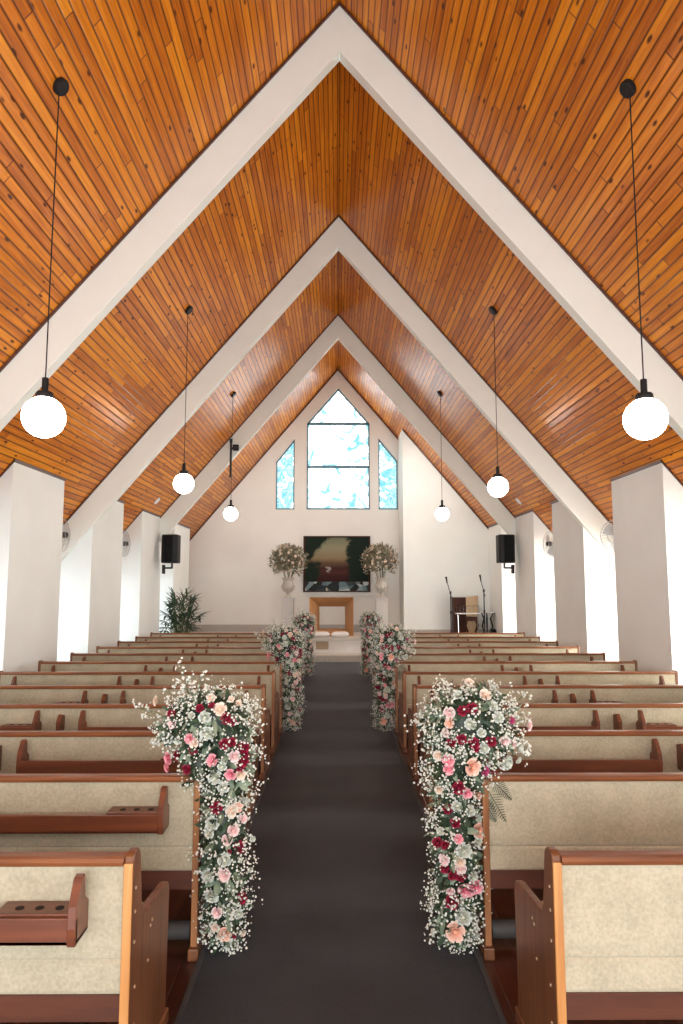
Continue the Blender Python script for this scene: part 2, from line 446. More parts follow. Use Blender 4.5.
# rear wall with three window openings (curve with holes -> mesh)
def filled(name, outer, holes, y0, y1, mat):
    cu = bpy.data.curves.new(name, 'CURVE'); cu.dimensions = '2D'; cu.fill_mode = 'BOTH'; cu.extrude = (y1 - y0) / 2
    for pl in [outer] + holes:
        sp = cu.splines.new('POLY'); sp.points.add(len(pl) - 1); sp.use_cyclic_u = True
        for q, p in zip(sp.points, pl): q.co = (p[0], p[1], 0, 1)
    tmp = bpy.data.objects.new('tmp', cu); COL.objects.link(tmp)
    dg = bpy.context.evaluated_depsgraph_get(); dg.update()
    me = bpy.data.meshes.new_from_object(tmp.evaluated_get(dg)); me.name = name
    bpy.data.objects.remove(tmp); bpy.data.curves.remove(cu)
    me.transform(Matrix.Translation((0, (y0 + y1) / 2, 0)) @ Matrix.Rotation(PI / 2, 4, 'X'))
    me.materials.clear(); me.materials.append(mat)
    o = bpy.data.objects.new(name, me); COL.objects.link(o)
    return o
def q(px, py, Y=YR):
    p = P(px, py, Y); return (p.x, p.z)
wx0, zb = q(306.5, 509.5); wx1 = -wx0 + 0.02
zs = q(306.5, 423.5)[1]; za = q(336.5, 388)[1]; zm = q(336, 466.7)[1]
cwx = (wx0 + wx1) / 2
win_c = [(wx0, zb), (wx1, zb), (wx1, zs), (cwx, za), (wx0, zs)]
lx0, lx1 = q(275.6, 509)[0], q(294.3, 509)[0]
win_l = [(lx0, zb), (lx1, zb), (lx1, q(294, 438.6)[1]), (lx0, q(275, 462)[1])]
rx0, rx1 = q(378.7, 509)[0], q(398, 509)[0]
win_r = [(rx0, zb), (rx1, zb), (rx1, q(398, 461)[1]), (rx0, q(378, 438)[1])]
gable = [(-WO, 0), (WO, 0), (WO, cz(WO)), (0, RIDGE), (-WO, cz(WO))]
struct(filled('wall_rear', gable, [win_c, win_l, win_r], YR, YR + .2, M['plaster_rear']))
mb = MB()
for s in (-1, 1):
    mb.prism([(0, RIDGE), (s * WO, cz(WO)), (s * WO, cz(WO) - .05), (0, RIDGE - .05)], 'Y', YR - .022, YR - .001)
struct(mb.build('trim_5', M['trim']))

# stained glass
def glass_mat():
    m = bpy.data.materials.new('marbled_pale_blue_glass'); m.use_nodes = True; nt = m.node_tree; nt.nodes.clear()
    tc = N(nt, 'ShaderNodeTexCoord')
    n = N(nt, 'ShaderNodeTexNoise'); n.inputs['Scale'].default_value = 2.6; n.inputs['Detail'].default_value = 5
    n.inputs['Distortion'].default_value = 1.6
    nt.links.new(tc.outputs['Object'], n.inputs['Vector'])
    # more blue towards the outer panes and the upper lights: the glass itself is coloured so
    sep = N(nt, 'ShaderNodeSeparateXYZ'); nt.links.new(tc.outputs['Object'], sep.inputs[0])
    ax = math_node(nt, 'SUBTRACT', math_node(nt, 'ABSOLUTE', sep.outputs[0]), 0.62)
    ax = math_node(nt, 'MULTIPLY', ax, 0.5, clamp=True)
    f = math_node(nt, 'ADD', n.outputs[0], math_node(nt, 'MULTIPLY', ax, 0.5))
    c = ramp(nt, f, [(0.40, (1.0, 1.0, 0.98)), (0.49, (0.11, 0.15, 0.155)), (0.53, (0.4, 0.45, 0.45)), (0.60, (0.09, 0.15, 0.165)), (0.67, (0.028, 0.10, 0.13)), (0.73, (0.11, 0.15, 0.165)), (0.82, (0.016, 0.08, 0.12))])
    e = N(nt, 'ShaderNodeEmission'); nt.links.new(c, e.inputs[0]); e.inputs[1].default_value = 6.0
    out = N(nt, 'ShaderNodeOutputMaterial'); nt.links.new(e.outputs[0], out.inputs[0])
    return m
M['stained'] = glass_mat()
def bar(mb, a, b, r, y0, y1):
    a = Vector((a[0], 0, a[1])); b = Vector((b[0], 0, b[1])); d = (b - a).normalized(); n = Vector((-d.z, 0, d.x)) * r
    a2, b2 = a - d * r, b + d * r
    mb.prism([((p).x, (p).z) for p in (a2 - n, b2 - n, b2 + n, a2 + n)], 'Y', y0, y1)
for i, (name, poly, muls) in enumerate((('window_41', win_c, [((wx0, zs), (wx1, zs)), ((wx0, zm), (wx1, zm))]), ('window_42', win_l, []), ('window_43', win_r, []))):
    mb = MB()
    cx = sum(p[0] for p in poly) / len(poly); c2 = sum(p[1] for p in poly) / len(poly)
    ins = [(p[0] + (cx - p[0]) * 0.01, p[1] + (c2 - p[1]) * 0.01) for p in poly]
    for a, b in zip(ins, ins[1:] + ins[:1]): bar(mb, a, b, 0.028, YR + .03, YR + .11)
    for a, b in muls: bar(mb, a, b, 0.032, YR + .03, YR + .11)
    w = struct(mb.build(name, M['frame_blue']))
    g = MB(); g.prism(poly, 'Y', YR + .08, YR + .09); g.build('stained_glass', M['stained'], w)

# projecting wall on the right of the altar
px0 = P(403, 500, 15.6).x
struct(MB().prism([(px0, 0), (WO, 0), (WO, cz(WO)), (px0, cz(px0))], 'Y', 15.6, YR - .001).build('wall_partition', M['plaster']))
struct(MB().prism([(px0, cz(px0)), (W, cz(W)), (W, cz(W) - .05), (px0, cz(px0) - .05)], 'Y', 15.578, 15.599).build('trim_6', M['trim']))

# entrance wall behind the viewer, with a wide glazed doorway and gable glazing
door = [(-3.9, 0.02), (3.9, 0.02), (3.9, 2.2), (3.6, 2.7), (-3.6, 2.7), (-3.9, 2.2)]
gab = [(-2.0, 3.1), (2.0, 3.1), (2.0, 3.6), (0, 5.9), (-2.0, 3.6)]
struct(filled('wall_entrance', gable, [door, gab], YB - .2, YB, M['plaster']))

# altar platform and step
struct(MB().box(-WO, WO, STAGE_Y, YR, 0.0, STAGE_Z - .06).build('floor_platform', M['marble']))
struct(MB().box(-WO, WO, STAGE_Y - .03, YR, STAGE_Z - .06, STAGE_Z).build('floor_platform_top', M['stage_floor'], bevel=.006))
struct(MB().box(-1.6, 1.6, 14.4, STAGE_Y, 0.0, 0.15).build('floor_step', M['step'], bevel=.01))
tl, tr = P(316, 647, STAGE_Y).x, P(328.5, 647, STAGE_Y).x
struct(MB().box(tl, tr, STAGE_Y - .012, STAGE_Y, 0.235, 0.40).build('trim_7', M['tile']))
# skirting
mb = MB(); mb.box(-WO, px0, YR - .03, YR, STAGE_Z, STAGE_Z + .17); struct(mb.build('baseboard_rear', M['grey_skirt']))
mb = MB(); mb.box(px0, WO, 15.57, 15.6, STAGE_Z, STAGE_Z + .12); struct(mb.build('baseboard_partition', M['grey_skirt']))

# carpet
CL, CR = -0.610, 0.598
mb = MB(); mb.box(CL, CR, YB + .2, 14.4, 0.0, 0.012)
tag(mb.build('aisle_carpet', M['carpet']), 'long charcoal carpet runner down the central aisle to the altar step', 'carpet')
mbl = MB()
for i, x in enumerate((CL, CR - .022)):
    MB().box(x, x + .022, YB + .2, 14.4, 0.012, 0.019).build('edging_strip', M['carpet_edge'], bpy.data.objects['aisle_carpet'])

# ------------------------------------------------------------------ pews
PX0, PX1 = 0.62, 3.30
def panel_profile():
    pts = [(0.0, 0.0), (0.0, 0.752), (0.006, 0.766), (0.022, 0.773), (0.062, 0.770), (0.082, 0.750), (0.098, 0.66), (0.115, 0.57), (0.140, 0.538),
           (0.44, 0.508), (0.475, 0.497), (0.487, 0.470), (0.478, 0.30), (0.468, 0.0)]
    return pts
def pew_proto(s, racks=True, first=False):
    root = bpy.data.objects.new('church_pew', None); COL.objects.link(root); root.empty_display_size = .1
    for j, x in enumerate((PX0, PX1 - .03)):
        e = MB().prism(panel_profile(), 'X', s * x, s * (x + .03)).build('end_panel', M['pew_wood_up'], root, bevel=.006)
        # oak lipping on the rear edge and foot block
        if j == 0:
            MB().box(s * (x + .001), s * (x + .029), -.008, .001, .055, .745).build('edge_lipping', M['pew_oak'] if first else M['edge_wood'], e, bevel=.003)
            MB().box(s * (x - .008), s * (x + .038), -.02, .49, 0, .05).build('foot_block', M['pew_wood_up'], e, bevel=.005)
            for (yy, zz) in ((.03, .66), (.03, .59), (.03, .50), (.05, .36), (.05, .25), (.22, .46), (.24, .47), (.20, .36)):
                MB().lathe([(.0, .0), (.006, .0), (.005, .003), (.0, .004)], (s * (x - .000), yy, zz), 10, mat=Matrix.Rotation(-s * PI / 2, 3, 'Y')).build('screw_cover', M['brass'], e)
    a, b = PX0 + .03, PX1 - .03
    # backrest, with a seam above the seat line
    prof = [(.012, .36), (.008, .37), (.007, .45), (.014, .458), (.007, .466), (.004, .50), (.006, .735), (.060, .735), (.075, .44), (.075, .36)]
    MB().prism(prof, 'X', s * a, s * b).build('backrest', M['fabric'], root)
    MB().prism([(-.006, .737), (-.008, .748), (-.003, .758), (.010, .762), (.045, .762), (.060, .757), (.064, .748), (.062, .737)], 'X', s * a, s * b).build('top_rail', M['pew_wood'], root)
    MB().prism([(.076, .365), (.46, .365), (.475, .38), (.475, .415), (.46, .43), (.076, .42)], 'X', s * a, s * b).build('seat', M['fabric'], root)
    mb = MB(); mb.box(s * a, s * b, .004, .03, .285, .36); mb.box(s * a, s * b, .41, .44, .28, .362)
    mb.build('seat_rail', M['seat_wood_shaded'], root)
    # kneeler bar on floor brackets
    k = MB().tube([(s * (a + .02), .11, .070), (s * (b - .02), .11, .070)], .038, 14).build('kneeler', M['kneeler'], root, smooth=True)
    for xx in (a + .3, (a + b) / 2, b - .3): MB().box(s * xx, s * (xx + .03), .08, .14, 0, .06).build('kneeler_bracket', M['pew_wood'], k)
    if racks:
        for (r0, r1) in ((.755, 1.80), (2.09, 3.12)):
            mb = MB()
            mb.box(s * r0, s * r1, -.10, -.085, .553, .628)            # face board
            mb.box(s * r0, s * r1, -.10, .004, .553, .566)             # bottom
            mb.box(s * (r0 + .02), s * (r0 + .25), -.084, .003, .612, .634)     # cup ledge
            rk = mb.build('book_rack', M['rack_wood'], root, bevel=.003)
            for xx in (r0, r1 - .026):
                MB().prism([(-.10, .548), (-.104, .60), (-.100, .66), (-.062, .726), (-.040, .732), (-.032, .722), (-.028, .66), (.003, .64), (.003, .553)], 'X', s * xx, s * (xx + .026)).build('rack_end', M['rack_wood'], rk, bevel=.003)
            for i in range(3):
                xx = r0 + .07 + i * .06
                MB().lathe([(.0, .0), (.013, .0), (.013, .0015), (.0, .0015)], (s * xx, -.045, .634), 16).build('cup_hole_shade', M['hole'], rk)  # dark disc laid on the ledge, painted as the opening's inner shade
        MB().prism([(-.085, .552), (-.088, .66), (-.05, .705), (.003, .69), (.003, .552)], 'X', s * 1.93, s * 1.957).build('card_holder', M['rack_wood'], root, bevel=.003)
    return root

ORD = ['first', 'second', 'third', 'fourth', 'fifth', 'sixth', 'seventh', 'eighth', 'ninth', 'tenth', 'eleventh', 'twelfth']
ROW0, PITCH_Y = 2.22, 0.905
for s, side in ((-1, 'left'), (1, 'right')):
    front = pew_proto(s, racks=(s < 0), first=True)
    second = pew_proto(s, racks=(s < 0))
    racked = second if s < 0 else pew_proto(s, True)
    for r in range(12):
        o = front if r == 0 else second if r == 1 else racked if (r == 2 and s > 0) else copy_tree(racked)
        o.location = (s * .028 if r == 0 else 0, ROW0 + PITCH_Y * r, 0)
        extra = {0: ', cut by the photo edge', 1: ', large garland on it', 6: ', garland on its end', 11: ', before the altar step'}.get(r, '')
        tag(o, '%s beige pew from the camera, %s of the aisle%s' % (ORD[r], side, extra), 'pew', 'pews %s of the aisle' % side)

# ------------------------------------------------------------------ flowers
def rose_mesh(name, mat, ruffle=False, seed=0):
    """unit-size bloom (radius about 1) opening along +Z"""
    rnd = random.Random(seed); mb = MB()
    rings = [(3, .30, .55, 78), (4, .48, .62, 66), (5, .72, .68, 50), (6, .98, .70, 30)] if not ruffle else [(4, .30, .55, 80), (6, .5, .55, 62), (7, .75, .55, 42), (8, .95, .5, 20)]
    for (n, rad, wid, ang) in rings:
        for i in range(n):
            t0 = 2 * PI * i / n + rnd.random() * .5 + rad * 2
            nu, nv = 4, 4; vs = []
            for v in range(nv + 1):
                fv = v / nv
                el = R(ang) * (1 - .15 * fv)
                # petal curve: goes out then up, lip curls back
                rr = rad * (0.25 + .75 * math.sin(fv * PI / 2)); zz = math.sin(R(ang)) * fv * .85 + .05
                if v == nv and not ruffle: rr += .10; zz -= .03
                w_ = wid * (0.35 + math.sin(min(1, fv * 1.15) * PI * .62) * .75)
                for u in range(nu + 1):
                    fu = u / nu * 2 - 1
                    th = t0 + fu * w_ / max(rad, .28) * .62
                    r2 = rr * (1 - .04 * abs(fu)); z2 = zz - .14 * fu * fu * fv
                    if ruffle and v >= 3: z2 += (.11 if u % 2 else -.08) ; r2 += (rnd.random() - .5) * .16
                    vs.append((math.cos(th) * r2, math.sin(th) * r2, z2 - .35))
            fs = [(v*(nu+1)+u, v*(nu+1)+u+1, (v+1)*(nu+1)+u+1, (v+1)*(nu+1)+u) for v in range(nv) for u in range(nu)]
            mb.add(vs, fs)
    mb.lathe([(.0, -.5), (.20, -.4), (.26, -.1), (.22, .25), (.10, .42), (.0, .45)], seg=10)
    return mb.mesh(name, mat, True)
ROSE = {}
for i, (k, (nm, mt)) in enumerate(PET.items()):
    ROSE[k] = [rose_mesh(nm, mt, k in 'RMW', seed=i * 3 + j) for j in range(2)]

def ellip_surface(shape, x, z):
    """camera-side surface of the bouquet body at x,z -> y (or None)"""
    best = None
    for (cx, cy, cz_, rx, ry, rz) in shape:
        d = 1 - ((x - cx) / rx) ** 2 - ((z - cz_) / rz) ** 2
        if d > 0:
            y = cy - ry * math.sqrt(d)
            if best is None or y < best: best = y
    return best
def sample_shape(shape, rnd, bias=True):
    for _ in range(50):
        e = rnd.choices(shape, weights=[a[3] * a[5] for a in shape])[0]
        v = Vector((rnd.gauss(0, 1), rnd.gauss(0, 1), rnd.gauss(0, 1))).normalized()
        if bias and v.y > 0.35 and rnd.random() < .6: v.y = -v.y
        p = Vector((e[0] + v.x * e[3], e[1] + v.y * e[4], e[2] + v.z * e[5]))
        ok = all(((p.x - a[0]) / a[3]) ** 2 + ((p.y - a[1]) / a[4]) ** 2 + ((p.z - a[2]) / a[5]) ** 2 > .8 for a in shape if a is not e)
        if ok: break
    return p, v

def leaf(mb, p, d, n, L, wd, mi=0):
    """pointed folded leaf from p along d"""
    d = d.normalized(); sdir = d.cross(n)
    if sdir.length < 1e-3: sdir = d.cross(Vector((1, 0, 0)))
    sdir.normalize(); nn = sdir.cross(d)
    vs = []
    prof = ((0, .08), (.3, .85), (.6, .9), (.85, .5), (1, .03))
    for t, w_ in prof:
        c = p + d * L * t - nn * L * .22 * t * t
        vs += [c - sdir * wd * w_ + nn * wd * .35 * w_, c, c + sdir * wd * w_ + nn * wd * .35 * w_]
    fs = []
    for i in range(4):
        for k in range(2): fs.append((i*3+k, i*3+k+1, (i+1)*3+k+1, (i+1)*3+k))
    mb.add(vs, fs, mi)
ICO = []
def ico():
    bm = bmesh.new(); bmesh.ops.create_icosphere(bm, subdivisions=1, radius=1)
    vs = [v.co.copy() for v in bm.verts]; fs = [tuple(v.index for v in f.verts) for f in bm.faces]; bm.free(); return vs, fs
ICO = ico()
def dot(mb, p, r, mi=0):
    mb.add([p + v * r for v in ICO[0]], ICO[1], mi)

def arrangement(label, group, shape, blooms, sprays, ferns, seed, origin, nbaby=2800, extra_rand=14):
    rnd = random.Random(seed)
    root = thing('flower_garland', label, 'flower arrangement', origin, 0, group)
    O = Vector(origin)
    # core of dark foliage
    mb = MB()
    for _ in range(620):
        p, v = sample_shape(shape, rnd)
        c = p - v * rnd.uniform(.03, .07)
        d = (v + Vector((rnd.uniform(-1, 1), rnd.uniform(-1, 1), rnd.uniform(-1.2, .6))) * .8)
        leaf(mb, c - O, d, v, rnd.uniform(.05, .085), rnd.uniform(.010, .018), 0 if rnd.random() < .55 else 1)
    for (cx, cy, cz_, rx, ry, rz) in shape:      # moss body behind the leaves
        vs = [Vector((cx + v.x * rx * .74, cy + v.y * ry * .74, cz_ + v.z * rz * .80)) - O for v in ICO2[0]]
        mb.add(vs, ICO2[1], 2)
    f = mb.build('foliage', [M['leaf'], M['sage'], M['leafcore']], root); f['kind'] = 'stuff'
    # tiny white filler flowers in clusters
    mb = MB()
    for _ in range(nbaby // 9):
        p, v = sample_shape(shape, rnd)
        c = p + v * rnd.uniform(-.012, .018)
        base = p - v * .05
        for _ in range(9):
            q_ = c + Vector((rnd.gauss(0, .019), rnd.gauss(0, .017), rnd.gauss(0, .019))) + v * rnd.uniform(0, .02)
            dot(mb, q_ - O, rnd.choice((.0028, .0036, .0046, .0060)), 0)
            if rnd.random() < .25: mb.tube([base - O, q_ - O], .0008, 3, 1, cap=False)
    for (sp0, sp1, n) in sprays:                  # loose sprays that stick out
        a, b = Vector(sp0), Vector(sp1)
        mid = (a + b) / 2 + Vector((0, -.02, .02))
        mb.tube([a - O, mid - O, b - O], [.0022, .0016, .0008], 4, 1)
        for i in range(n):
            t = rnd.uniform(.25, 1.0)
            c = a.lerp(b, t) + Vector((rnd.gauss(0, .022), rnd.gauss(0, .02), rnd.gauss(0, .022)))
            mb.tube([a.lerp(b, max(0, t - .15)) - O, c - O], .0009, 3, 1, cap=False)
            dot(mb, c - O, rnd.uniform(.005, .0085), 0)
            for _ in range(2): dot(mb, c - O + Vector((rnd.gauss(0, .008), rnd.gauss(0, .008), rnd.gauss(0, .008))), rnd.uniform(.003, .006), 0)
    g = mb.build('white_filler_flowers', [M['baby'], M['stem']], root); g['kind'] = 'stuff'
    # fern fronds
    for (a, b) in ferns:
        a, b = Vector(a), Vector(b); mb = MB(); d = b - a; n = 11
        mb.tube([a - O, b - O], .0016, 4)
        for i in range(n):
            t = .15 + .85 * i / n; c = a + d * t - O
            for sg in (-1, 1):
                sd = (d.normalized() * .55 + Vector((-d.z, 0, d.x)).normalized() * sg).normalized()
                leaf(mb, c, sd, Vector((0, -1, 0)), .050 * (1.15 - t), .0017)
        mb.build('fern_frond', M['leaf'], root)
    # blooms
    def put(k, loc, v, rad):
        me = ROSE[k][rnd.randrange(2)]
        o = bpy.data.objects.new(PET[k][0], me); COL.objects.link(o); o.parent = root
        v = (v + Vector((rnd.uniform(-.3, .3), -.25, rnd.uniform(-.1, .35)))).normalized()
        o.rotation_mode = 'QUATERNION'; o.rotation_quaternion = v.to_track_quat('Z', 'Y')
        sc = rad; o.scale = (sc, sc, sc * .9)
        o.location = loc - O
    for (px, py, k, rad) in blooms:
        y = shape[0][1]
        for _ in range(3):
            p = P(px, py, y); ys = ellip_surface(shape, p.x, p.z)
            if ys is None: ys = shape[0][1] - .03
            y = ys
        p = P(px, py, y - rad * .2)
        e = min(shape, key=lambda a: ((p.x - a[0]) / a[3]) ** 2 + ((p.z - a[2]) / a[5]) ** 2)
        v = Vector((p.x - e[0], (p.y - e[1]) * 1.6 - .05, (p.z - e[2]) * .6)).normalized()
        put(k, p, v, rad)
    for _ in range(extra_rand):                   # more blooms round the far side
        p, v = sample_shape(shape, rnd, False)
        if v.y < 0.1: continue
        put(rnd.choice('WWCLPR'), p, v, rnd.uniform(.020, .030))
    return root
bm = bmesh.new(); bmesh.ops.create_icosphere(bm, subdivisions=3, radius=1)
ICO2 = ([v.co.copy() for v in bm.verts], [tuple(v.index for v in f.verts) for f in bm.faces]); bm.free()
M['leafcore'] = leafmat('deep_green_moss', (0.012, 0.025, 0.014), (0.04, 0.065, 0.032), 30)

YG = ROW0 + PITCH_Y + 0.06         # near garlands hang on the second row
SZ = {'W': .025, 'C': .024, 'E': .027, 'L': .023, 'P': .025, 'M': .021, 'R': .0225}
def conv(lst, ox, oy, sc):
    return [(ox + x / sc, oy + y / sc, k, SZ[k] * m) for (x, y, k, m) in lst]
BL = conv([(125,200,'C',.95),(205,310,'L',.95),(440,240,'C',1.2),(375,360,'W',1.35),(310,405,'C',.9),(230,395,'W',.8),(395,185,'C',.8),
 (185,480,'P',1.1),(180,525,'P',.9),(290,385,'P',.9),(400,490,'P',1.05),(235,470,'R',1.2),(200,265,'R',1.1),(340,235,'R',.9),(400,228,'R',.9),
 (470,285,'R',1.2),(500,300,'R',.9),(305,440,'R',1.05),(275,535,'R',1.1),(460,410,'R',1.1),(495,400,'R',1.0),(555,425,'R',1.2),(550,495,'R',1.25),(558,460,'R',1.0),(535,525,'R',.9),
 (510,470,'L',1.1),(415,575,'W',1.4),(490,560,'P',1.0),(540,560,'C',1.0),(175,590,'C',.6),(285,620,'P',.9),(365,280,'W',1.2),(495,190,'C',.6),
 (455,625,'W',1.1),(300,270,'W',.7),(450,520,'W',.9),(530,210,'C',.6)], 130, 660, 4.88)
BL += conv([(295,50,'R',1.3),(395,70,'C',1.1),(430,45,'E',.9),(270,150,'W',1.3),(250,215,'W',1.0),(165,200,'C',.9),(405,195,'L',1.1),(365,255,'L',1.0),(445,305,'R',1.3),
 (180,350,'P',1.05),(240,485,'W',1.3),(350,385,'W',1.3),(345,480,'L',1.2),(265,620,'W',1.35),(300,720,'L',1.0),(460,630,'R',1.15),(440,730,'W',.9),
 (350,860,'E',1.1),(290,820,'C',.75),(210,845,'W',.6),(465,855,'C',.7),(530,250,'W',.6),(515,450,'W',.6),(470,120,'L',.8),(415,870,'R',.6),(380,330,'R',.5)], 170, 800, 6.4)
BR = conv([(285,65,'C',.9),(370,130,'C',1.1),(225,130,'W',.9),(180,225,'L',1.1),(300,200,'R',1.15),(250,215,'R',1.1),(290,285,'W',1.1),(600,290,'L',1.15),
 (180,280,'E',.8),(415,190,'W',1.0),(440,250,'W',1.1),(510,265,'M',.9),(190,385,'R',1.1),(245,365,'R',1.1),(310,385,'R',1.2),(400,375,'R',1.15),(320,410,'R',.9),
 (365,410,'W',1.1),(470,375,'L',1.1),(515,385,'L',.9),(175,475,'P',1.05),(178,520,'P',1.0),(305,510,'E',1.4),(370,535,'M',1.15),(410,550,'R',1.15),(485,490,'W',1.5),
 (555,410,'W',1.0),(230,620,'R',1.35),(120,450,'C',.9),(125,630,'C',.85),(335,650,'E',1.1),(420,600,'M',1.0),(30,235,'W',.6),(545,475,'W',.7),(275,650,'P',.9),
 (350,330,'W',.9),(410,90,'W',.6),(570,130,'W',.6),(160,330,'L',.8)], 415, 670, 5.25)
BR += conv([(205,40,'W',1.0),(145,60,'R',1.0),(290,70,'W',1.1),(350,200,'E',1.25),(195,145,'R',1.1),(80,275,'R',1.15),(215,250,'P',.8),(130,290,'R',.95),(250,325,'W',1.5),
 (225,400,'C',1.0),(228,440,'L',1.1),(125,390,'L',.9),(125,440,'R',1.0),(180,485,'R',1.1),(230,490,'R',1.05),(310,490,'W',1.0),(262,580,'P',1.4),(325,560,'P',1.3),
 (175,650,'R',1.5),(165,585,'L',.8),(245,750,'W',1.5),(195,845,'E',1.5),(430,555,'W',.6),(180,980,'W',.6),(345,120,'W',.8),(100,200,'W',.8),(340,270,'W',.9),(110,370,'L',.7)], 425, 800, 6.4)

yl = YG
shapeL = [(-.528, yl, .44, .108, .12, .42), (-.505, yl, .82, .118, .13, .24), (-.61, yl + .01, .98, .215, .15, .155), (-.505, yl, .20, .09, .10, .17), (-.63, yl, .80, .08, .10, .10)]
shapeR = [(.510, yl, .45, .112, .12, .42), (.52, yl, .84, .145, .13, .24), (.585, yl + .01, .97, .225, .15, .185), (.50, yl, .19, .11, .10, .17)]
A = lambda px, py, Y=YG: tuple(P(px, py, Y))
garL = arrangement('big rose garland on the second left-hand pew, nearest on the left of the aisle', 'flower garlands on the pew ends',
    shapeL, BL,
    [(A(195, 720), A(182, 668), 26), (A(200, 715), A(200, 676), 22), (A(190, 720), A(168, 690), 18), (A(180, 725), A(138, 708), 18), (A(180, 730), A(150, 738), 14), (A(235, 710), A(243, 690), 10), (A(240, 760), A(258, 757), 6),
     (A(205, 720), A(215, 690), 14)],
    [], 11, (-.52, yl, 0))
garR = arrangement('big rose garland on the second right-hand pew, nearest on the right of the aisle', 'flower garlands on the pew ends',
    shapeR, BR,
    [(A(470, 720), A(445, 690), 20), (A(480, 715), A(495, 688), 14), (A(500, 720), A(525, 694), 14), (A(450, 730), A(418, 716), 14), (A(450, 760), A(424, 750), 12), (A(510, 740), A(527, 752), 12),
     (A(480, 885), A(494, 888), 5), (A(455, 915), A(436, 938), 12), (A(465, 925), A(478, 945), 14), (A(460, 930), A(455, 955), 10), (A(470, 712), A(464, 684), 6)],
    [(A(488, 790, YG - .06), A(506, 822, YG - .07)), (A(492, 780, YG - .06), A(512, 800, YG - .06)), (A(484, 800, YG - .06), A(496, 822, YG - .06))], 12, (.52, yl, 0))
for base, side in ((garL, 'left'), (garR, 'right')):
    for r, wh in ((6, 'middle'), (11, 'farthest')):
        c = copy_tree(base)
        c.location.y = ROW0 + PITCH_Y * r + .06
        if r == 11: c.scale = (.88, .88, .98)
        c['label'] = {'middle': 'rose garland halfway up the aisle, on the %s-hand seventh pew', 'farthest': 'farthest rose garland, on the last %s-hand pew before the altar step'}[wh] % side

# ------------------------------------------------------------------ pendants
def pendant(x, y, zg, label, rad=.137):
    root = thing('pendant_light', label, 'pendant light', (x, y, cz(x)), 0, 'globe pendants')
    top = 0.0
    ax = math.atan(SL) * (1 if x > 0 else -1)
    rot = Matrix.Rotation(ax, 3, 'Y')
    MB().lathe([(.0, -.035), (.05, -.035), (.056, -.028), (.056, 0.0), (.0, 0.0)], (0, 0, -.001), 24, mat=rot).build('canopy', M['black'], root, smooth=True)
    zt = zg - cz(x)
    MB().tube([(0, 0, -.03), (0, 0, zt + rad + .10)], .0042, 6).build('cord', M['black'], root)
    MB().lathe([(.0, .12), (.018, .12), (.020, .115), (.020, .035), (.045, .030), (.052, .020), (.052, -.010), (.0, -.012)], (0, 0, zt + rad), 24).build('lamp_holder', M['black'], root, smooth=True)
    prof = [(rad * math.sin(PI * i / 20), -rad * math.cos(PI * i / 20)) for i in range(21)]
    prof[0] = (.0005, -rad); prof[-1] = (.0005, rad)
    MB().lathe(prof, (0, 0, zt), 32).build('globe', M['globe'], root, smooth=True)
for x, y, z, lab in ((-1.83, 4.14, 2.63, 'large white globe pendant at far left, nearest the camera on the left'),
                     (1.865, 4.08, 2.61, 'large white globe pendant at far right, nearest the camera on the right'),
                     (-1.80, 7.86, 2.77, 'middle globe pendant of the left-hand row of three'),
                     (1.83, 7.76, 2.72, 'middle globe pendant of the right-hand row of three'),
                     (-1.81, 11.45, 2.79, 'smallest farthest globe pendant left of the altar window'),
                     (1.77, 11.55, 2.80, 'smallest farthest globe pendant right of the altar window')):
    pendant(x, y, z, lab, .128 if y < 5 else .118)

# recessed downlights
for s, side in ((-1, 'left'), (1, 'right')):
    x = s * 3.28
    root = thing('downlight', 'small round downlight low in the %s ceiling slope above the piers' % side, 'ceiling light', (x, 12.3, cz(x)), 0, 'small downlights')
    rot = Matrix.Rotation(math.atan(SL) * s, 3, 'Y')
    MB().lathe([(.045, -.012), (.07, -.010), (.075, 0), (.045, 0)], (0, 0, 0), 20, mat=rot).build('rim', M['white_paint'], root, smooth=True)
    MB().lathe([(.0, -.006), (.044, -.006), (.044, -.001), (.0, -.001)], (0, 0, 0), 20, mat=rot).build('lens', M['spot'], root)

# black drop pole with a small camera box on the third arch
p = P(231, 437, 13.16)
zc = cz(p.x)
root = thing('camera_pole', 'black hanging pole with small black box on the far left arch', 'camera mount', (p.x, 13.16, zc - .84))
MB().box(-.018, .018, -.012, .012, 0, .77).build('pole', M['black_metal'], root, bevel=.003)
mb = MB(); mb.box(.015, .05, -.01, .01, .56, .60); mb.box(-.03, .03, .0, .018, .70, .77); mb.build('bracket', M['black_metal'], root)
mb = MB(); mb.box(.045, .16, -.09, .03, .53, .64); b_ = mb.build('camera_body', M['black'], root, bevel=.012)
MB().lathe([(.0, 0), (.03, 0), (.03, .02), (.0, .02)], (.10, -.11, .585), 16, mat=Matrix.Rotation(-PI / 2, 3, 'X')).build('lens', M['black_metal'], b_)

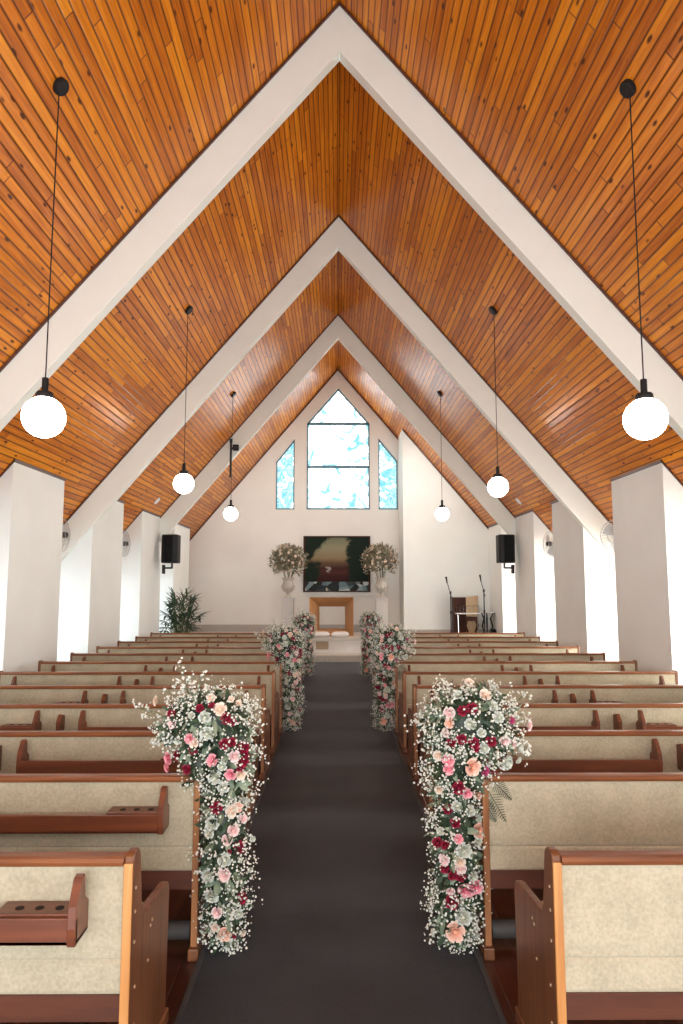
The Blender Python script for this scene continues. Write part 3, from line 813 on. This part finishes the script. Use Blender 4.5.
# ------------------------------------------------------------------ speakers on brackets
for s, px in ((-1, 172), (1, 504.5)):
    c = P(px, 549, 13.05)
    side = 'left' if s < 0 else 'right'
    root = thing('wall_speaker', 'black loudspeaker on a wall bracket, %s of the altar' % side, 'speaker', (c.x, c.y, c.z - .27), -s * R(-12), 'wall loudspeakers')
    prof = [(-.165, -.10), (-.15, -.14), (-.08, -.165), (.08, -.165), (.15, -.14), (.165, -.10), (.12, .13), (-.12, .13)]
    MB().prism(prof, 'Z', 0, .54).build('cabinet', M['black'], root, bevel=.02)
    MB().prism([(-.145, -.115), (-.08, -.169), (.08, -.169), (.145, -.115)], 'Z', .03, .51).build('grille', M['grille'], root)
    mb = MB(); d = s * .17
    mb.tube([(0, .02, 0), (0, .02, -.10)], .02, 10); mb.tube([(0, .02, -.09), (d, .02, -.09)], .018, 8)
    mb.box(d - .015, d + .015, -.02, .06, -.20, -.03)
    mb.build('bracket', M['black_metal'], root)

# ------------------------------------------------------------------ wall fans
def fan(loc, yaw, label):
    root = thing('wall_fan', label, 'fan', loc, yaw, 'wall fans between the piers')
    r = .22; mb = MB()
    # cage faces -Y in local space
    for d, y in ((1.0, -.03), (1.0, .03)):
        mb.tube([(r * math.cos(2*PI*i/28), y, r * math.sin(2*PI*i/28)) for i in range(29)], .0045, 5)
    for i in range(30):
        t = 2 * PI * i / 30
        for yy, ym in ((-.03, -.085), (.03, .075)):
            mb.tube([(.05 * math.cos(t), ym, .05 * math.sin(t)), (r * .6 * math.cos(t), ym * .9, r * .6 * math.sin(t)), (r * math.cos(t), yy, r * math.sin(t))], .0017, 3, cap=False)
    for rr, yy in ((.05, -.085), (.132, -.0765), (.132, .0675)):
        mb.tube([(rr * math.cos(2*PI*i/20), yy, rr * math.sin(2*PI*i/20)) for i in range(21)], .003, 4)
    mb.build('cage', M['cage'], root)
    for k in range(3):
        mb = MB(); t0 = 2 * PI * k / 3 + .4; vs = []
        for i in range(6):
            f = i / 5; rr = .03 + .165 * f
            for j in range(5):
                g = j / 4 - .5; th = t0 + g * (1.25 - .25 * f) ; vs.append((rr * math.cos(th), g * .045, rr * math.sin(th)))
        mb.add(vs, [(i*5+j, i*5+j+1, (i+1)*5+j+1, (i+1)*5+j) for i in range(5) for j in range(4)])
        b = mb.build('blade', M['blade'], root)
        sm = b.modifiers.new('thick', 'SOLIDIFY'); sm.thickness = .003
    MB().lathe([(.0, -.09), (.035, -.088), (.042, -.07), (.042, -.02), (.0, -.02)], (0, 0, 0), 18, mat=Matrix.Rotation(-PI / 2, 3, 'X')).build('hub', M['black'], root, smooth=True)
    mb = MB(); mb.lathe([(.0, .02), (.05, .02), (.055, .10), (.03, .13), (.0, .13)], (0, 0, 0), 16, mat=Matrix.Rotation(-PI / 2, 3, 'X'))
    mb.tube([(0, .10, 0), (0, .15, -.05), (0, .17, -.14), (0, .24, -.14)], .014, 8)
    mb.box(-.04, .04, .235, .25, -.20, -.08)
    mb.build('motor_mount', M['white_paint'], root, smooth=True)
fan((-3.74, 9.20, 2.27), R(90), 'white wall fan half hidden behind the nearest left pier')
fan((3.80, 9.25, 2.27), R(-20), 'round white wall fan with black hub beside the nearest right pier')
fan((-3.68, 11.68, 2.30), R(82), 'white wall fan beyond the second left pier')
fan((3.66, 11.68, 2.30), R(-75), 'white wall fan beyond the second right pier')

# ------------------------------------------------------------------ painting
def painting_mat():
    m, nt, b = new_mat('painted_landscape'); L = nt.links
    tc = N(nt, 'ShaderNodeTexCoord')
    sep = N(nt, 'ShaderNodeSeparateXYZ'); L.new(tc.outputs['Generated'], sep.inputs[0])
    n = N(nt, 'ShaderNodeTexNoise'); n.inputs['Scale'].default_value = 8; n.inputs['Detail'].default_value = 9; n.inputs['Roughness'].default_value = .62
    L.new(tc.outputs['Generated'], n.inputs['Vector'])
    nz = math_node(nt, 'SUBTRACT', n.outputs[0], .5)
    x = math_node(nt, 'ADD', sep.outputs[0], math_node(nt, 'MULTIPLY', nz, .36))
    z = math_node(nt, 'ADD', sep.outputs[2], math_node(nt, 'MULTIPLY', nz, .12))
    c = ramp(nt, z, [(.0, (.028, .012, .012)), (.13, (.05, .016, .014)), (.20, (.075, .026, .022)), (.30, (.05, .020, .016)), (.42, (.12, .075, .045)), (.52, (.24, .18, .10)), (.75, (.27, .26, .17)), (1, (.17, .18, .11))])
    tree = (.012, .022, .016)
    # left tree: canopy over the upper left corner, trunk side; right tree broad
    l1 = math_node(nt, 'MULTIPLY', math_node(nt, 'SUBTRACT', math_node(nt, 'SUBTRACT', math_node(nt, 'MULTIPLY', z, .62), .20), x), 14, clamp=True)
    r1 = math_node(nt, 'MULTIPLY', math_node(nt, 'SUBTRACT', x, .63), 14, clamp=True)
    lo = math_node(nt, 'MULTIPLY', math_node(nt, 'MULTIPLY', math_node(nt, 'SUBTRACT', .26, x), 12, clamp=True), math_node(nt, 'MULTIPLY', math_node(nt, 'SUBTRACT', .48, z), 12, clamp=True))
    f = math_node(nt, 'MAXIMUM', math_node(nt, 'MAXIMUM', l1, r1), lo)
    c = mix_col(nt, f, c, tree)
    # pale fountain in the centre
    dx = math_node(nt, 'ABSOLUTE', math_node(nt, 'SUBTRACT', x, .37)); dz = math_node(nt, 'ABSOLUTE', math_node(nt, 'SUBTRACT', z, .27))
    w_ = math_node(nt, 'MULTIPLY', math_node(nt, 'SUBTRACT', .045, dx), 30, clamp=True)
    h_ = math_node(nt, 'MULTIPLY', math_node(nt, 'SUBTRACT', .09, dz), 20, clamp=True)
    c = mix_col(nt, math_node(nt, 'MULTIPLY', math_node(nt, 'MULTIPLY', w_, h_), .75), c, (.42, .38, .36))
    L.new(c, b.inputs['Base Color']); b.inputs['Roughness'].default_value = .7
    b.inputs['Specular IOR Level'].default_value = .12
    return m
def strip_mat():
    m, nt, b = new_mat('patched_colour_strip'); L = nt.links  # random blocks of dark, bluish and pale colour
    tc = N(nt, 'ShaderNodeTexCoord')
    mp = N(nt, 'ShaderNodeMapping'); mp.inputs['Scale'].default_value = (9, 1, 1.4); L.new(tc.outputs['Generated'], mp.inputs[0])
    n = N(nt, 'ShaderNodeTexVoronoi'); n.inputs['Scale'].default_value = 1.0; L.new(mp.outputs[0], n.inputs['Vector'])
    bw = N(nt, 'ShaderNodeSeparateColor'); L.new(n.outputs['Color'], bw.inputs[0])
    c = ramp(nt, bw.outputs[0], [(.25, (.015, .02, .02)), (.45, (.08, .13, .14)), (.62, (.20, .28, .30)), (.80, (.55, .60, .58)), (.95, (.42, .36, .16))])
    L.new(c, b.inputs['Base Color']); b.inputs['Roughness'].default_value = .5; b.inputs['Specular IOR Level'].default_value = .15
    return m
a0 = P(303.5, 536, YR - .05); a1 = P(370.5, 592, YR - .05)
root = thing('framed_painting', 'wide dark landscape painting on the altar wall between the two urns', 'painting', ((a0.x + a1.x) / 2, YR - .001, a1.z))
hw = (a1.x - a0.x) / 2; hh = a0.z - a1.z
mb = MB()
for (x0, x1, z0, z1) in ((-hw, -hw + .045, 0, hh), (hw - .045, hw, 0, hh), (-hw + .045, hw - .045, 0, .03), (-hw + .045, hw - .045, hh - .035, hh)):
    mb.box(x0, x1, -.06, 0, z0, z1)
mb.build('frame', M['dark_wood'], root, bevel=.006)
MB().box(-hw + .045, hw - .045, -.035, -.005, .26, hh - .035).build('canvas', painting_mat(), root)
MB().box(-hw + .045, hw - .045, -.045, -.005, .03, .245).build('lower_strip', strip_mat(), root)
MB().box(-hw + .045, hw - .045, -.05, -.005, .245, .26).build('frame_rail', M['dark_wood'], root)
# picture light rail under the painting: pale shelf
z_ = P(337, 594, YR).z
o = MB().box(a0.x - .08, a1.x + .05, YR - .07, YR, z_ - .03, z_).build('wall_shelf', M['plaster_rear'], bevel=.005)
tag(o, 'narrow pale ledge on the altar wall directly under the painting', 'shelf')

# ------------------------------------------------------------------ altar frame, cushions
c0 = P(309.5, 597.5, 15.25); c1 = P(353.5, 637, 15.25)
cx = (c0.x + c1.x) / 2; hw = (c1.x - c0.x) / 2; hh = c0.z - STAGE_Z
root = thing('altar_table', 'light wooden altar shaped like a splayed square picture frame on the platform', 'altar', (cx, 15.25, STAGE_Z))
outer = [(-hw, 0), (hw, 0), (hw, hh), (-hw, hh)]
i0 = P(319.5, 606.5, 15.7); i1 = P(345, 631, 15.7)
ix0, ix1, iz1, iz0 = i0.x - cx, i1.x - cx, i0.z - STAGE_Z, .14
inner = [(ix0, iz0), (ix1, iz0), (ix1, iz1), (ix0, iz1)]
t = .035
for j, nm in enumerate(('lower_board', 'right_board', 'top_board', 'left_board')):
    k = (j + 1) % 4
    A0, A1 = outer[j], outer[k]; B0, B1 = inner[j], inner[k]
    vs = [(A0[0], 0, A0[1]), (A1[0], 0, A1[1]), (B1[0], .42, B1[1]), (B0[0], .42, B0[1])]
    # outer back edge keeps the frame's full outline (box-like outside)
    vs += [(A0[0], .45, A0[1]), (A1[0], .45, A1[1])]
    vs2 = [(B1[0], .45, B1[1]), (B0[0], .45, B0[1])]
    vs += vs2
    fs = [(0, 1, 2, 3), (0, 4, 5, 1), (4, 7, 6, 5), (3, 2, 6, 7), (0, 3, 7, 4), (1, 5, 6, 2)]
    MB().add(vs, fs).build(nm, M['altar_wood'], root)

for px, lab in ((321, 'left one of two white kneeling cushions at the altar step'), (340.3, 'right one of two white kneeling cushions at the altar step')):
    c = P(px, 636, 14.95)
    mb = MB(); n = 14; vs = []; w_, d_, h_ = .20, .13, .06
    for sgn in (1, -1):
        for i in range(n + 1):
            for j in range(n + 1):
                u, v = i / n * 2 - 1, j / n * 2 - 1
                pu = (1 - u ** 4) * (1 - v ** 4); pinch = 1 - .10 * (1 - abs(u)) * 0
                vs.append((u * w_ * (1 - .08 * (1 - v * v)), v * d_ * (1 - .08 * (1 - u * u)), h_ + sgn * h_ * max(0, pu) ** .45))
    m1 = (n + 1) ** 2; fs = []
    for k in range(2):
        for i in range(n):
            for j in range(n):
                a = k * m1 + i * (n + 1) + j; fs.append((a, a + 1, a + n + 2, a + n + 1))
    mb.add(vs, fs); o = mb.build('kneeling_cushion', M['cushion'], smooth=True)
    o.location = (c.x, 14.95, STAGE_Z); tag(o, lab, 'cushion', 'kneeling cushions')

# ------------------------------------------------------------------ pedestals, urns, flower balls
for px, pxb, side in ((288, 288.5, 'left'), (381.5, 379.8, 'right')):
    c = P(px, 600, 15.85)
    root = thing('pedestal', 'slim white square pedestal %s of the altar' % side, 'pedestal', (c.x, 15.85, STAGE_Z), 0, 'white pedestals')
    h = P(px, 597.5, 15.85).z - STAGE_Z
    MB().box(-.13, .13, -.13, .13, .04, h - .03).build('column', M['pedestal'], root, bevel=.004)
    mb = MB(); mb.box(-.15, .15, -.15, .15, 0, .04); mb.box(-.145, .145, -.145, .145, h - .03, h); mb.build('cap_and_base', M['pedestal'], root, bevel=.005)
    zt = STAGE_Z + h
    root = thing('urn', 'pale stone footed urn on the %s pedestal' % side, 'urn', (c.x, 15.85, zt), 0, 'stone urns')
    MB().lathe([(r_, z_ * 1.14) for r_, z_ in [(.0, 0), (.10, 0), (.105, .015), (.085, .03), (.04, .05), (.032, .075), (.05, .10), (.10, .14), (.135, .20), (.14, .25), (.115, .31), (.11, .34), (.15, .385), (.155, .40), (.13, .40), (.09, .33), (.0, .30)]], seg=28).build('bowl', M['urn'], root, smooth=True)
    mb = MB()
    for i in range(12):
        t = 2 * PI * i / 12
        mb.tube([(.06 * math.cos(t), .06 * math.sin(t), .114), (.112 * math.cos(t), .112 * math.sin(t), .165), (.145 * math.cos(t), .145 * math.sin(t), .234), (.148 * math.cos(t), .148 * math.sin(t), .279)], [.006, .012, .014, .006], 6)
    mb.build('fluting', M['urn'], root, smooth=True)
    # bouquet
    zb_ = zt + .40
    cb = P(pxb, 560, 15.85)
    root = thing('urn_bouquet', 'round bouquet of cream flowers and olive leaves in the %s urn' % side, 'flower arrangement', (c.x, 15.85, zt + .31), 0, 'urn bouquets')
    rnd = random.Random(5 if side == 'left' else 6)
    cc = Vector((cb.x - c.x, 0, cb.z - zt - .34)); rb = .42
    mb = MB()
    for _ in range(14):
        a_ = rnd.uniform(0, 2 * PI)
        mb.tube([(.03 * math.cos(a_), .03 * math.sin(a_), .0), tuple(cc + Vector((math.cos(a_), math.sin(a_), rnd.uniform(-.3, .5))) * .2)], .005, 4)
    mb.build('stems', M['stem'], root)['kind'] = 'stuff'
    mb = MB()
    for _ in range(1300):
        v = Vector((rnd.gauss(0, 1), rnd.gauss(0, 1), rnd.gauss(0, 1))).normalized()
        if v.z < -.75: continue
        p_ = cc + Vector((v.x, v.y, v.z * .92)) * rb * rnd.uniform(.45, .97)
        d = v * .8 + Vector((rnd.uniform(-.5, .5), rnd.uniform(-.5, .5), rnd.uniform(.0, .9)))
        leaf(mb, p_, d, v, rnd.uniform(.07, .13), rnd.uniform(.012, .02))
    mb.build('olive_foliage', M['olive'], root)['kind'] = 'stuff'
    for i in range(98):
        v = Vector((rnd.gauss(0, 1), -abs(rnd.gauss(0, 1)) if i % 4 else rnd.gauss(0, 1), rnd.gauss(0, .9))).normalized()
        if v.z < -.7: continue
        k = 'C' if i % 3 else 'W'
        o = bpy.data.objects.new(PET[k][0], ROSE[k][i % 2]); COL.objects.link(o); o.parent = root
        o.location = cc + Vector((v.x, v.y, v.z * .95)) * rb * rnd.uniform(.88, 1.04)
        o.rotation_mode = 'QUATERNION'; o.rotation_quaternion = v.to_track_quat('Z', 'Y')
        s_ = rnd.uniform(.020, .036); o.scale = (s_, s_, s_)

# ------------------------------------------------------------------ palm
c = P(184, 634, 14.15)
root = thing('potted_palm', 'bushy dark green palm in a pot by the far left pier', 'plant', (c.x, 13.9, 0))
MB().lathe([(.0, 0), (.13, 0), (.15, .03), (.19, .34), (.205, .36), (.205, .39), (.18, .39), (.17, .35), (.0, .34)], seg=24).build('pot', M['pot'], root, smooth=True)
MB().lathe([(.0, .345), (.172, .345), (.172, .352), (.0, .36)], seg=20).build('soil', M['soil'], root)
rnd = random.Random(3); mbs = MB(); mbl = MB()
for i in range(50):
    a_ = rnd.uniform(0, 2 * PI); el = rnd.uniform(.1, 1.0)
    rr = rnd.uniform(.05, .36) * (1.2 - .3 * el); top = Vector((math.cos(a_) * rr, math.sin(a_) * rr, .62 + el * .75))
    b0 = Vector((math.cos(a_) * .07, math.sin(a_) * .07, .34))
    mbs.tube([b0, b0.lerp(top, .5) + Vector((0, 0, .08)), top], [.008, .006, .004], 5)
    dirc = (top - Vector((0, 0, .7))).normalized()
    side = dirc.cross(Vector((0, 0, 1))).normalized() if abs(dirc.z) < .98 else Vector((1, 0, 0))
    n = 8
    for j in range(n):
        t = (j / (n - 1) - .5) * R(210)
        d = (dirc * math.cos(t) + side * math.sin(t)).normalized() + Vector((0, 0, -.1))
        leaf(mbl, top, d, Vector((0, 0, 1)), rnd.uniform(.18, .29), .022)
mbs.build('stems', M['stem'], root)['kind'] = 'stuff'
mbl.build('fronds', M['palm'], root)['kind'] = 'stuff'

# ------------------------------------------------------------------ things on the right of the platform
def mic_stand(px, Y, top_py, label, tilt):
    c = P(px, 620, Y); top = P(px, top_py, Y).z - STAGE_Z
    root = thing('microphone_stand', label, 'microphone stand', (c.x, Y, STAGE_Z), 0, 'microphone stands')
    h = top - .34
    MB().tube([(0, 0, .02), (0, 0, h)], .013, 8).build('pole', M['black_metal'], root)
    for k in range(3):
        a_ = 2 * PI * k / 3 + .5
        MB().tube([(0, 0, .10), (.16 * math.cos(a_), .16 * math.sin(a_), .012)], .011, 6).build('leg', M['black_metal'], root)
    mb = MB(); mb.tube([(tilt * -.35, 0, h - .12), (tilt, .0, h + .22)], .009, 6); mb.lathe([(0, -.03), (.022, -.03), (.022, .03), (0, .03)], (0, 0, h), 12)
    mb.tube([(0, 0, h * .52), (0, 0, h * .52 + .06)], .02, 10)
    mb.build('boom', M['black_metal'], root)
    MB().tube([(tilt, 0, h + .20), (tilt * 1.25, -.01, h + .30), (tilt * 1.36, -.012, h + .345)], [.013, .018, .024], 10).build('microphone', M['black'], root, smooth=True)
mic_stand(451, 15.0, 577, 'black microphone stand left of the dark cabinet', -.07)
mic_stand(484.5, 15.0, 575, 'black microphone stand right of the dark cabinet', -.06)

c0 = P(453.5, 596.5, 15.2); c1 = P(479.5, 630, 15.2); cm = P(466, 600, 15.2)
root = thing('lectern_cabinet', 'tall dark brown cabinet with a pale tan front half, between two microphone stands', 'cabinet', ((c0.x + c1.x) / 2, 15.3, STAGE_Z))
x0, x1, xm = c0.x - root.location.x, c1.x - root.location.x, cm.x - root.location.x; hh = c0.z - STAGE_Z
MB().box(x0, xm, -.10, .18, 0, hh - .02).build('dark_body', M['dark_wood'], root, bevel=.004)
MB().add([(xm, -.10, 0), (x1, -.02, 0), (x1, .18, 0), (xm, .18, 0), (xm, -.10, hh - .02), (x1, -.02, hh + .02), (x1, .18, hh + .02), (xm, .18, hh - .02)],
         [(0,3,2,1),(4,5,6,7),(0,1,5,4),(1,2,6,5),(2,3,7,6),(3,0,4,7)]).build('tan_panel', M['tan_wood'], root)
# keyboard-like tray on stand
z0 = P(466, 614, 14.95).z
c0 = P(455.5, 614, 14.95); c1 = P(480, 614, 14.95)
root = thing('music_desk', 'pale see-through music desk tray in front of the dark cabinet', 'music stand', ((c0.x + c1.x) / 2, 14.97, STAGE_Z))
hw = (c1.x - c0.x) / 2; hz = z0 - STAGE_Z
mb = MB(); mb.box(-hw, hw, -.10, .06, hz, hz + .02); mb.build('tray', M['white_paint'], root, bevel=.003)
mb = MB()
mb.tube([(-hw, .06, hz + .02), (-hw, .09, hz + .17), (hw, .09, hz + .17), (hw, .06, hz + .02)], .006, 6)
for i in range(7):
    xx = -hw + 2 * hw * (i + .5) / 7; mb.tube([(xx, .06, hz + .02), (xx, .09, hz + .17)], .003, 4)
mb.build('wire_back', M['chrome'], root)
mb = MB(); 
for s in (-1, 1): mb.tube([(s * hw * .8, -.06, 0), (s * hw * .8, 0, hz)], .010, 6)
mb.build('frame_legs', M['chrome'], root)
# dark chair with curved legs
c = P(473, 618, 14.9)
root = thing('stool', 'dark wooden stool with curved legs in front of the tan panel', 'stool', (c.x, 15.02, STAGE_Z))
zs_ = P(473, 616.5, 15.02).z - STAGE_Z
zs_ = min(zs_, hz - .03)
MB().box(-.13, .13, -.02, .12, zs_ - .10, zs_).build('seat', M['dark_wood'], root, bevel=.015)
for sx in (-1, 1):
    for sy in (0, .10):
        MB().tube([(sx * .11, sy, zs_ - .09), (sx * .135, sy, zs_ * .55), (sx * .085, sy, zs_ * .25), (sx * .10, sy, 0)], [.022, .020, .013, .014], 8).build('leg', M['dark_wood'], root, smooth=True)
# small glass side table
c = P(486, 613, 15.05)
root = thing('side_table', 'small round glass-topped table with black curved legs by the right microphone stand', 'table', (c.x + .06, 15.22, STAGE_Z))
zt = P(486, 612, 15.22).z - STAGE_Z
MB().lathe([(.0, zt - .012), (.19, zt - .012), (.19, zt), (.0, zt)], seg=28).build('table_top', M['white_paint'], root)
for k in range(3):
    a_ = 2 * PI * k / 3 + .25
    ca, sa = math.cos(a_), math.sin(a_)
    MB().tube([(.15 * ca, .15 * sa, zt - .012), (.08 * ca, .08 * sa, zt * .72), (.13 * ca, .13 * sa, zt * .4), (.09 * ca, .09 * sa, zt * .2), (.14 * ca, .14 * sa, 0)], [.010, .02, .018, .010, .012], 8).build('leg', M['black_metal'], root, smooth=True)
# floor monitor
c = P(498.5, 631, 15.1)
root = thing('stage_monitor', 'low black stage monitor on the platform, right of the side table', 'speaker', (c.x, 15.1, STAGE_Z))
MB().prism([(-.12, .02), (-.13, .05), (-.04, .15), (.12, .17), (.13, .02)], 'X', -.15, .15).build('cabinet', M['black'], root, bevel=.01)
MB().prism([(-.128, .056), (-.134, .060), (-.050, .150), (-.044, .146)], 'X', -.13, .13).build('grille', M['grille'], root)
mb = MB()
for sx in (-1, 1):
    for yy in (-.09, .09): mb.box(sx * .12 - .015, sx * .12 + .015, yy - .015, yy + .015, 0, .022)
mb.build('feet', M['black'], root)

# ------------------------------------------------------------------ light
w = bpy.data.worlds.new('World'); scene.world = w; w.use_nodes = True
bg = w.node_tree.nodes['Background']; bg.inputs[0].default_value = (0.85, 0.92, 1.0, 1); bg.inputs[1].default_value = 1.5

def area(name, loc, rot, sx, sy, power, col=(1, 1, 1)):
    l = bpy.data.lights.new(name, 'AREA'); l.shape = 'RECTANGLE'; l.size = sx; l.size_y = sy; l.energy = power; l.color = col
    o = bpy.data.objects.new(name, l); COL.objects.link(o); o.location = loc; o.rotation_euler = rot
    return o
area('doorway_daylight', (0, YB + .05, 1.35), (R(90), 0, 0), 7.6, 2.5, 330, (.94, .97, 1.0))
area('gable_daylight', (0, YB + .05, 4.2), (R(90), 0, 0), 3.4, 2.2, 90, (.94, .97, 1.0))
for s in (-1, 1):
    area('altar_fill', (s * 1.7, 13.75, 4.55), (R(38), 0, 0), 1.0, .25, 30, (1.0, .96, .90))  # added fill lights without fixtures, to brighten the altar end

# ------------------------------------------------------------------ camera
cd = bpy.data.cameras.new('camera'); cam = bpy.data.objects.new('camera', cd); COL.objects.link(cam)
cd.sensor_fit = 'VERTICAL'; cd.sensor_height = 36.0; cd.lens = 36.0 * F / 1024.0
cam.location = CAM; cam.rotation_euler = (R(90) + PITCH, 0, -YAW)
scene.camera = cam
scene.view_settings.view_transform = 'Standard'; scene.view_settings.look = 'None'
scene.view_settings.exposure = 0.45; scene.view_settings.gamma = 1.0
scene.view_settings.use_curve_mapping = False
